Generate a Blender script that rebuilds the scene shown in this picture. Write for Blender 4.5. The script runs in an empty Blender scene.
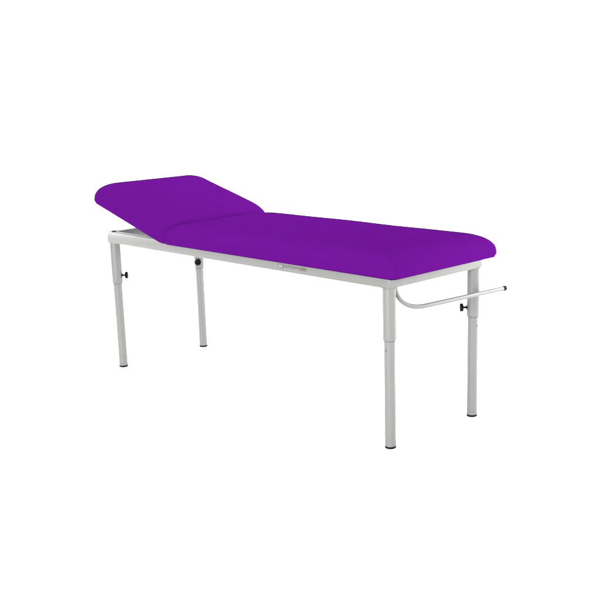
import bpy, bmesh, math, random
from mathutils import Vector, Matrix
random.seed(4)
S = bpy.context.scene
COL = S.collection

# ------------------------------------------------------------------ dimensions (metres)
HL, HW = 0.925, 0.2852            # half length / half width of the frame
Z0, Z1 = 0.634, 0.687             # underside / top of the frame
LX, LY = 0.8981, 0.2579           # leg axes
PI = math.pi

# ------------------------------------------------------------------ materials
def mat(name, col, rough=0.5, spec=0.5, bump=None, var=0.0, metallic=0.0, sheen=0.0, coat=0.0):
    m = bpy.data.materials.new(name); m.use_nodes = True
    nt = m.node_tree; b = nt.nodes['Principled BSDF']
    b.inputs['Base Color'].default_value = (*col, 1)
    b.inputs['Roughness'].default_value = rough
    b.inputs['Specular IOR Level'].default_value = spec
    b.inputs['Metallic'].default_value = metallic
    tc = nt.nodes.new('ShaderNodeTexCoord')
    if var:
        n = nt.nodes.new('ShaderNodeTexNoise'); n.inputs['Scale'].default_value = 9; n.inputs['Detail'].default_value = 5
        nt.links.new(tc.outputs['Object'], n.inputs['Vector'])
        mx = nt.nodes.new('ShaderNodeMix'); mx.data_type = 'RGBA'
        mx.inputs['A'].default_value = (*[c*(1-var) for c in col], 1)
        mx.inputs['B'].default_value = (*[c*(1+var) for c in col], 1)
        nt.links.new(n.outputs['Fac'], mx.inputs['Factor'])
        nt.links.new(mx.outputs['Result'], b.inputs['Base Color'])
    if bump:
        prev = None
        for sc, st, dist, det in bump:
            n = nt.nodes.new('ShaderNodeTexNoise'); n.inputs['Scale'].default_value = sc; n.inputs['Detail'].default_value = det
            nt.links.new(tc.outputs['Object'], n.inputs['Vector'])
            bp = nt.nodes.new('ShaderNodeBump'); bp.inputs['Strength'].default_value = st; bp.inputs['Distance'].default_value = dist
            nt.links.new(n.outputs['Fac'], bp.inputs['Height'])
            if prev: nt.links.new(prev.outputs['Normal'], bp.inputs['Normal'])
            prev = bp
        nt.links.new(prev.outputs['Normal'], b.inputs['Normal'])
    return m

M_VINYL = mat('purple_vinyl', (0.0555, 0.0029, 0.105), 0.55, 0.0, bump=[(6, 0.4, 0.03, 3), (900, 0.12, 0.0006, 2)], var=0.04)
M_STEEL = mat('grey_powder_coat', (0.153, 0.156, 0.149), 0.44, 0.12, bump=[(700, 0.06, 0.0004, 2)], var=0.03, metallic=0.22)
M_BLACK = mat('black_plastic', (0.003, 0.003, 0.003), 0.4, 0.04)
M_HEM_SHADE = mat('painted_hem_shade', (0.010, 0.0012, 0.016), 0.6, 0.02)  # near-black colour standing in for the shadow under the pad hems
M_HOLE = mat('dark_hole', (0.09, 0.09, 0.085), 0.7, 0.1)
M_WHITE = mat('white_studio_paper', (0.74, 0.74, 0.74), 0.9, 0.0)
M_LBL = mat('label_white', (0.17, 0.17, 0.167), 0.5, 0.1)
M_INK = mat('label_grey_ink', (0.090, 0.085, 0.088), 0.6, 0.1)
M_INK2 = mat('label_brown_ink', (0.095, 0.090, 0.066), 0.6, 0.1)

# ------------------------------------------------------------------ mesh helpers
def obj(name, bm, mats, parent=None, loc=(0, 0, 0), rot=(0, 0, 0), smooth=True, sharp=35):
    me = bpy.data.meshes.new(name)
    bmesh.ops.recalc_face_normals(bm, faces=bm.faces)
    for f in bm.faces: f.smooth = smooth
    if smooth:
        for e in bm.edges:
            if len(e.link_faces) == 2 and e.calc_face_angle(0) > math.radians(sharp): e.smooth = False
    bm.to_mesh(me); bm.free()
    for m in (mats if isinstance(mats, (list, tuple)) else [mats]): me.materials.append(m)
    o = bpy.data.objects.new(name, me); COL.objects.link(o)
    o.location = loc; o.rotation_euler = rot
    if parent: o.parent = parent
    return o

def lathe(bm, prof, n=40, mtx=None, mi=0):
    """closed body of revolution about z, prof = [(r, z)], r may be 0 at the ends"""
    rings = []
    for r, z in prof:
        if r < 1e-6: v = [bm.verts.new((0, 0, z))]
        else: v = [bm.verts.new((r*math.cos(2*PI*k/n), r*math.sin(2*PI*k/n), z)) for k in range(n)]
        rings.append(v)
    fs = []
    for a, b in zip(rings, rings[1:]):
        for k in range(n):
            k2 = (k+1) % n
            if len(a) == 1 and len(b) == 1: continue
            if len(a) == 1: fs.append(bm.faces.new((a[0], b[k], b[k2])))
            elif len(b) == 1: fs.append(bm.faces.new((a[k], a[k2], b[0])))
            else: fs.append(bm.faces.new((a[k], a[k2], b[k2], b[k])))
    for f in fs: f.material_index = mi
    if mtx is not None: bmesh.ops.transform(bm, matrix=mtx, verts=[v for r in rings for v in r])
    return bm

def box(bm, x0, x1, y0, y1, z0, z1, bev=0.0, mi=0):
    r = bmesh.ops.create_cube(bm, size=1.0)
    bmesh.ops.transform(bm, matrix=Matrix.Translation(((x0+x1)/2, (y0+y1)/2, (z0+z1)/2)) @ Matrix.Diagonal((x1-x0, y1-y0, z1-z0, 1)), verts=r['verts'])
    fs = list({f for v in r['verts'] for f in v.link_faces})
    for f in fs: f.material_index = mi
    if bev:
        es = list({e for v in r['verts'] for e in v.link_edges})
        bmesh.ops.bevel(bm, geom=es, offset=bev, segments=2, affect='EDGES', profile=0.5)

def tube(bm, pts, r, n=20):
    rings = []
    pts = [Vector(p) for p in pts]
    t0 = (pts[1]-pts[0]).normalized()
    nx = t0.orthogonal().normalized()
    for i, p in enumerate(pts):
        t = (pts[min(i+1, len(pts)-1)] - pts[max(i-1, 0)]).normalized()
        nx = (nx - t*nx.dot(t)).normalized(); ny = t.cross(nx)
        rings.append([bm.verts.new(p + r*(nx*math.cos(2*PI*k/n) + ny*math.sin(2*PI*k/n))) for k in range(n)])
    for a, b in zip(rings, rings[1:]):
        for k in range(n): bm.faces.new((a[k], a[(k+1) % n], b[(k+1) % n], b[k]))
    bm.faces.new(rings[0][::-1]); bm.faces.new(rings[-1])

def spline(P, sub=8):
    P = [Vector(p) for p in P]; P = [2*P[0]-P[1]] + P + [2*P[-1]-P[-2]]
    out = []
    for i in range(1, len(P)-2):
        for k in range(sub):
            t = k/sub
            a, b, c, d = P[i-1:i+3]
            out.append(0.5*((2*b) + (c-a)*t + (2*a-5*b+4*c-d)*t*t + (3*b-a-3*c+d)*t**3))
    out.append(P[-2]); return out

def rrect(x0, x1, y0, y1, r, na=14, nl=30, nw=12):
    """rounded rectangle outline, always the same number of points"""
    pts = []
    r = max(r, 0.0)
    cs = [((x1-r, y0+r), -PI/2, nl), ((x1-r, y1-r), 0, nw), ((x0+r, y1-r), PI/2, nl), ((x0+r, y0+r), PI, nw)]
    # straight runs: bottom before corner 0, right before corner 1, top before corner 2, left before corner 3
    starts = [((x0+r, y0), (x1-r, y0)), ((x1, y0+r), (x1, y1-r)), ((x1-r, y1), (x0+r, y1)), ((x0, y1-r), (x0, y0+r))]
    for (c, a0, n), (s, e) in zip(cs, starts):
        for k in range(n):
            t = k/n; pts.append((s[0]+(e[0]-s[0])*t, s[1]+(e[1]-s[1])*t))
        for k in range(na):
            a = a0 + PI/2*k/na; pts.append((c[0]+r*math.cos(a), c[1]+r*math.sin(a)))
    return pts

def pad(x0, x1, y0, y1, rc, prof, recess, lump=0.0, wr=None, soft=0.35):
    """upholstered pad: rings of rounded rectangles, prof = [(inset, z)] from the lower edge over the top"""
    bm = bmesh.new()
    rings = []
    full = [(recess[0]*2.4, recess[1]), (recess[0], recess[1]), (recess[0], 0.002), (0.006, -0.0)] + prof
    hw = min(y1-y0, x1-x0)/2
    d = prof[-1][0]; zt = prof[-1][1]
    while d < hw-0.031:
        d = min(d+0.025, hw-0.030); full.append((d, zt + 0.003*min(1, (d-prof[-1][0])/0.1)))
    for ins, z in full:
        pts = rrect(x0+ins, x1-ins, y0+ins, y1-ins, min(rc+ins*soft, hw-ins-0.004))
        ring = []
        for x, y in pts:
            zz = z
            if lump and z > 0.02:
                w = min(1, z/0.06)
                zz += w*lump*(math.sin(x*7.1+y*3.0)+math.sin(x*13.7-y*9.1+1.3)*0.6)
            if wr and z > 0.02: zz += wr(x, y, z, ins)
            ring.append(bm.verts.new((x, y, zz)))
        rings.append(ring)
    n = len(rings[0])
    for a, b in zip(rings, rings[1:]):
        for k in range(n): bm.faces.new((a[k], a[(k+1) % n], b[(k+1) % n], b[k]))
    bm.faces.new(rings[-1]); bm.faces.new(rings[0][::-1])
    return bm

# ------------------------------------------------------------------ setting: white paper floor and sweep
def sweep():
    o = []
    bm = bmesh.new()
    n = 96; rings = []
    prof = [(0.0, 0), (2, 0), (5, 0), (9.0, 0)]
    for r, z in prof:
        rings.append([bm.verts.new((r*math.cos(2*PI*k/n), r*math.sin(2*PI*k/n), z)) for k in range(n)] if r else [bm.verts.new((0, 0, 0))])
    for a, b in zip(rings, rings[1:]):
        for k in range(n):
            if len(a) == 1: bm.faces.new((a[0], b[k], b[(k+1) % n]))
            else: bm.faces.new((a[k], b[k], b[(k+1) % n], a[(k+1) % n]))
    f = obj('floor', bm, M_WHITE); f['kind'] = 'structure'
    # backdrop: cove rising behind the table (the far half only)
    bm = bmesh.new(); rings = []
    P = [(4.2 + 2.5*math.sin(t), 0.004 + 2.5*(1-math.cos(t))) for t in [PI/2*i/16 for i in range(17)]] + [(6.7, 3.4), (6.7, 4.5)]
    # angles as on the floor's rim, from 40 to 235 degrees
    ks = range(int(n*40/360), int(n*235/360)+1)
    for r, z in P: rings.append([bm.verts.new((r*math.cos(2*PI*k/n), r*math.sin(2*PI*k/n), z)) for k in ks])
    for a, b in zip(rings, rings[1:]):
        for k in range(len(a)-1): bm.faces.new((a[k], a[k+1], b[k+1], b[k]))
    b = obj('backdrop', bm, M_WHITE); b['kind'] = 'structure'
sweep()

# ------------------------------------------------------------------ the examination table
table = bpy.data.objects.new('examination_table', None); COL.objects.link(table)
table['label'] = 'purple padded examination table with raised headrest on four light grey tubular legs'
table['category'] = 'examination table'

# frame: one welded ring of rectangular tube plus a cross bar under the headrest
bm = bmesh.new()
def ringloop(ins, z, r): return [bm.verts.new((x, y, z)) for x, y in rrect(-HL+ins, HL-ins, -HW+ins, HW-ins, r, na=5, nl=1, nw=1)]
W = 0.040; B = 0.0035
sec = [(0, Z0+B), (0, Z1-B), (B*0.3, Z1-B*0.3), (B, Z1), (W-B, Z1), (W-B*0.3, Z1-B*0.3), (W, Z1-B), (W, Z0+B), (W-B*.3, Z0+B*.3), (W-B, Z0), (B, Z0), (B*.3, Z0+B*.3)]
loops = [ringloop(i, z, max(0.010-i*0.25, 0.0012)) for i, z in sec]
n = len(loops[0])
for a, b in zip(loops, loops[1:]+loops[:1]):
    for k in range(n): bm.faces.new((a[k], a[(k+1) % n], b[(k+1) % n], b[k]))
for x in (-0.40, 0.35):
    box(bm, x-0.0175, x+0.0175, -HW+W-0.001, HW-W+0.001, Z0+0.012, Z1-0.006, 0.002)
frame = obj('frame', bm, M_STEEL, table)

# corner plugs in the top of the frame above the legs
for sx, sy in ((-1, -1), (-1, 1)):
    bm = bmesh.new()
    lathe(bm, [(0, 0), (0.013, 0), (0.013, 0.0022), (0.0115, 0.0042), (0.006, 0.0052), (0, 0.0055)], 24)
    obj('corner_plug', bm, M_BLACK, frame, (sx*LX, sy*LY, Z1-0.0006))

# small maker's label printed on the front rail
bm = bmesh.new()
yl = -HW
def plate(x0, x1, z0, z1, t, mi): box(bm, x0, x1, yl-t, yl+0.001, z0, z1, 0, mi)
plate(0.3165, 0.3475, 0.6468, 0.6655, 0.0008, 1)
plate(0.3200, 0.3440, 0.6495, 0.6628, 0.0012, 0)
x = 0.352
for w, h, kind in ((.010, .0105, 0), (.009, .010, 1), (.011, .0105, 2), (.009, .010, 0), (.008, .0105, 3), (.010, .010, 1), (.009, .0105, 2), (.010, .010, 0)):
    z0 = 0.6535; s = 0.0022
    plate(x, x+s, z0, z0+h, 0.0008, 1)
    if kind in (0, 2): plate(x+s, x+w, z0+h-s, z0+h, 0.0008, 1)
    if kind in (0, 1): plate(x+s, x+w, z0, z0+s, 0.0008, 1)
    if kind in (1, 2): plate(x+s, x+w*0.8, z0+h*0.45, z0+h*0.45+s, 0.0008, 1)
    if kind == 3: plate(x+w-s, x+w, z0, z0+h, 0.0008, 1)
    x += w+0.0032
plate(0.4440, 0.4830, 0.6505, 0.6528, 0.0008, 2)
plate(0.4520, 0.4830, 0.6545, 0.6640, 0.0008, 2)
obj('maker_label', bm, [M_LBL, M_INK, M_INK2], frame, smooth=False)

# legs: built once for one corner, then turned copies
def make_leg():
    bm = bmesh.new()                                  # outer sleeve
    R = 0.0256
    lathe(bm, [(0, 0.432), (0.0232, 0.431), (0.0244, 0.4312), (R, 0.4345), (R, 0.45), (R, 0.60), (R, Z0+0.012), (0, Z0+0.013)], 48)
    # weld bead under the frame
    for k in range(1):
        lathe(bm, [(R-0.001, Z0-0.0035), (R+0.0012, Z0-0.0028), (R+0.0024, Z0-0.0010), (R+0.0028, Z0+0.0015), (R-0.001, Z0+0.0015)], 48)
    leg = obj('leg', bm, M_STEEL, table)
    bm = bmesh.new()                                  # sliding inner tube with a snap hole
    r = 0.0213
    lathe(bm, [(0, 0.008), (r-0.001, 0.008), (r, 0.009), (r, 0.1), (r, 0.25), (r, 0.4306), (0, 0.4307)], 48)
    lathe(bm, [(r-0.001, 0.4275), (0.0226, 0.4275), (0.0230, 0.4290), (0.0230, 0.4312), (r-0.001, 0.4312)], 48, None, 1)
    for hz in (0.392,):
        lathe(bm, [(0, 0), (0.0042, 0), (0.0042, 0.0016), (0, 0.0016)], 16, Matrix.Translation((0, -r+0.0011, hz)) @ Matrix.Rotation(PI/2, 4, 'X'), 1)
    obj('leg_tube', bm, [M_STEEL, M_HOLE], leg)
    bm = bmesh.new()                                  # black foot
    lathe(bm, [(0, 0), (0.0185, 0), (0.0212, 0.0014), (0.0222, 0.004), (0.0222, 0.0068), (0.0214, 0.0082), (0, 0.0083)], 40)
    obj('foot_cap', bm, M_BLACK, leg)
    bm = bmesh.new()                                  # locking knob on a threaded stem, pointing to the table's middle
    prof = [(0, 0.022), (0.0075, 0.022), (0.0075, 0.0235)]
    prof = [(0, 0), (0.0088, 0.0), (0.0088, 0.003), (0.0046, 0.0036), (0.0044, 0.0130), (0.0095, 0.0145), (0.0158, 0.0165), (0.0170, 0.019), (0.0170, 0.0265), (0.0155, 0.029), (0.009, 0.0302), (0, 0.0305)]
    lathe(bm, prof, 28)
    d = Vector((-1, 1, 0)).normalized()
    k = obj('locking_knob', bm, [M_BLACK], leg, d*(R-0.001)+Vector((0, 0, 0.468)), d.to_track_quat('Z', 'Y').to_euler())
    return leg
leg0 = make_leg(); leg0.location = (LX, -LY, 0)
def dup(o, parent):
    c = o.copy(); COL.objects.link(c); c.parent = parent
    for ch in o.children: dup(ch, c)
    return c
for (sx, sy), a in (((1, 1), 90), ((-1, 1), 180), ((-1, -1), 270)):
    l = dup(leg0, table); l.location = (sx*LX, sy*LY, 0); l.rotation_euler = (0, 0, math.radians(a))

# paper roll holder: a thin rod bent out from under the foot end
path = [(0.905, -0.2335, 0.640), (0.9055, -0.2310, 0.622), (0.908, -0.2219, 0.6006), (0.914, -0.2062, 0.5771), (0.922, -0.1838, 0.5593),
        (0.930, -0.1590, 0.5488), (0.9355, -0.1200, 0.5422), (0.938, -0.079, 0.5405), (0.941, 0.03, 0.5383), (0.944, 0.144, 0.5362), (0.9472, 0.28, 0.5333), (0.950, 0.393, 0.5308)]
bm = bmesh.new(); tube(bm, spline(path, 6), 0.0094, 20)
rod = obj('paper_roll_holder', bm, M_STEEL, table)
bm = bmesh.new()
d = (Vector(path[-1])-Vector(path[-2])).normalized()
lathe(bm, [(0, -0.004), (0.0098, -0.004), (0.0108, -0.002), (0.0112, 0.008), (0.0104, 0.0135), (0.007, 0.0165), (0, 0.0175)], 24)
obj('end_cap', bm, M_BLACK, rod, Vector(path[-1]), d.to_track_quat('Z', 'Y').to_euler())

# padded seat section
def edge_profile(h, D, lip=0.020, n=13):
    out = [(0.004, 0.002), (0.0008, 0.008), (0.0, lip*0.8)]
    for i in range(1, n+1):
        a = PI/2*i/n; out.append((D*(1-math.cos(a)), lip + (h-lip)*math.sin(a)**0.95))
    return out
PROF = edge_profile(0.0945, 0.102)
def seat_wr(x, y, z, ins):
    # slack upholstery just beside the hinge
    t = math.exp(-((x+0.415)/0.05)**2)
    return 0.0032*t*math.sin(y*38+2.0*math.sin(y*11))*min(1, z/0.05) + z*0.03*x
PB = 0.674
bm = pad(-0.452, 0.958, -0.301, 0.352, 0.031, PROF, (0.0135, 0.0145), 0.0009, seat_wr)
seat = obj('seat_pad', bm, M_VINYL, table, (0, 0, PB), sharp=60)

def hem_shade_ring(x0, x1, y0, y1, rc):  # thin dark ring added below a pad to draw its shadow gap
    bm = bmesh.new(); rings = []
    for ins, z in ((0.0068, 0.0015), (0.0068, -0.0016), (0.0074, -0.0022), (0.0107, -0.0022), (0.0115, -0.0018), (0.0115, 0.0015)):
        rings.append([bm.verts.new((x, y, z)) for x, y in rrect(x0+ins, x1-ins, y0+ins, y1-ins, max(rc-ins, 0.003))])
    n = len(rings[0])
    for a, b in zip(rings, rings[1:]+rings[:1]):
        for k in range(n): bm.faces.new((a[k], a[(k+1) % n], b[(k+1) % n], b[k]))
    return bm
obj('hem_shade', hem_shade_ring(-0.452, 0.958, -0.301, 0.352, 0.031), M_HEM_SHADE, seat)
# raised headrest, turned up about the hinge line
ANG = math.radians(16.0); HX = -0.436
def head_wr(x, y, z, ins):
    t = math.exp(-((x+0.03)/0.05)**2)
    return 0.003*t*math.sin(y*31+1.0+2.0*math.sin(y*9))*min(1, z/0.05) + z*(0.05+0.21*x)
bm = pad(-0.610, 0.016, -0.307, 0.360, 0.064, [(i*0.9, z) for i, z in edge_profile(0.110, 0.105)], (0.0135, 0.0145), 0.0009, head_wr, 0.03)
head = obj('headrest', bm, M_VINYL, table, (HX, 0, PB-0.003), (0, ANG, 0), sharp=60)
obj('hem_shade', hem_shade_ring(-0.610, 0.016, -0.307, 0.360, 0.064), M_HEM_SHADE, head)
# ratchet strut that props the headrest up
bm = bmesh.new()
box(bm, -0.585, -0.412, -0.012, 0.012, 0.6555, 0.6675, 0.002)
tube(bm, [(-0.57, 0.0, 0.660), (-0.66, 0.0, 0.752)], 0.008, 14)
obj('headrest_strut', bm, M_STEEL, table)

# ------------------------------------------------------------------ light: even white studio
w = bpy.data.worlds.new('World'); S.world = w; w.use_nodes = True
bg = w.node_tree.nodes['Background']; bg.inputs[0].default_value = (1, 1, 1, 1); bg.inputs[1].default_value = 0.35
def area(name, loc, tgt, size, power):
    l = bpy.data.lights.new(name, 'AREA'); l.shape = 'DISK'; l.size = size; l.energy = power
    o = bpy.data.objects.new(name, l); COL.objects.link(o); o.location = loc
    o.rotation_euler = (Vector(tgt)-Vector(loc)).to_track_quat('-Z', 'Y').to_euler(); return o
area('softbox_top', (-0.3, 0.3, 5.5), (0, 0, 0.4), 4.0, 410)
area('softbox_head', (-2.8, -0.3, 1.0), (-0.6, 0.0, 0.4), 0.9, 120)
area('softbox_foot', (1.75, 2.2, 0.95), (0.6, 0, 0.4), 0.9, 130)
area('fill_end', (2.9, -0.1, 1.0), (0.6, 0, 0.5), 0.9, 42)  # added fill, only there to brighten the foot end face
area('softbox_front', (2.0, -6.2, 1.9), (0, 0, 0.5), 3.2, 780)
area('backdrop_light', (-4.2, -0.2, 4.3), (-6.0, 2.6, 0.6), 1.5, 420)
area('backdrop_light', (-0.2, 4.2, 4.3), (-2.4, 6.2, 0.6), 1.5, 420)

# ------------------------------------------------------------------ camera
cam = bpy.data.cameras.new('Camera'); co = bpy.data.objects.new('Camera', cam); COL.objects.link(co)
r = Vector((0.6994, 0.7142, -0.0272)); d = Vector((-0.6966, 0.6727, -0.2493)).normalized()
r = (r - d*r.dot(d)).normalized(); u = r.cross(d)
co.matrix_world = Matrix(((r.x, u.x, -d.x, 3.49372), (r.y, u.y, -d.y, -3.17927), (r.z, u.z, -d.z, 1.43586), (0, 0, 0, 1)))
cam.sensor_width = 36; cam.lens = 1063.44/600*36
cam.shift_x = -10.735/600; cam.shift_y = 41.83/600
cam.clip_end = 200
S.camera = co
S.view_settings.view_transform = 'Standard'; S.view_settings.look = 'None'
S.view_settings.exposure = 0; S.view_settings.gamma = 1; S.view_settings.use_curve_mapping = False
S.cycles.max_bounces = 8
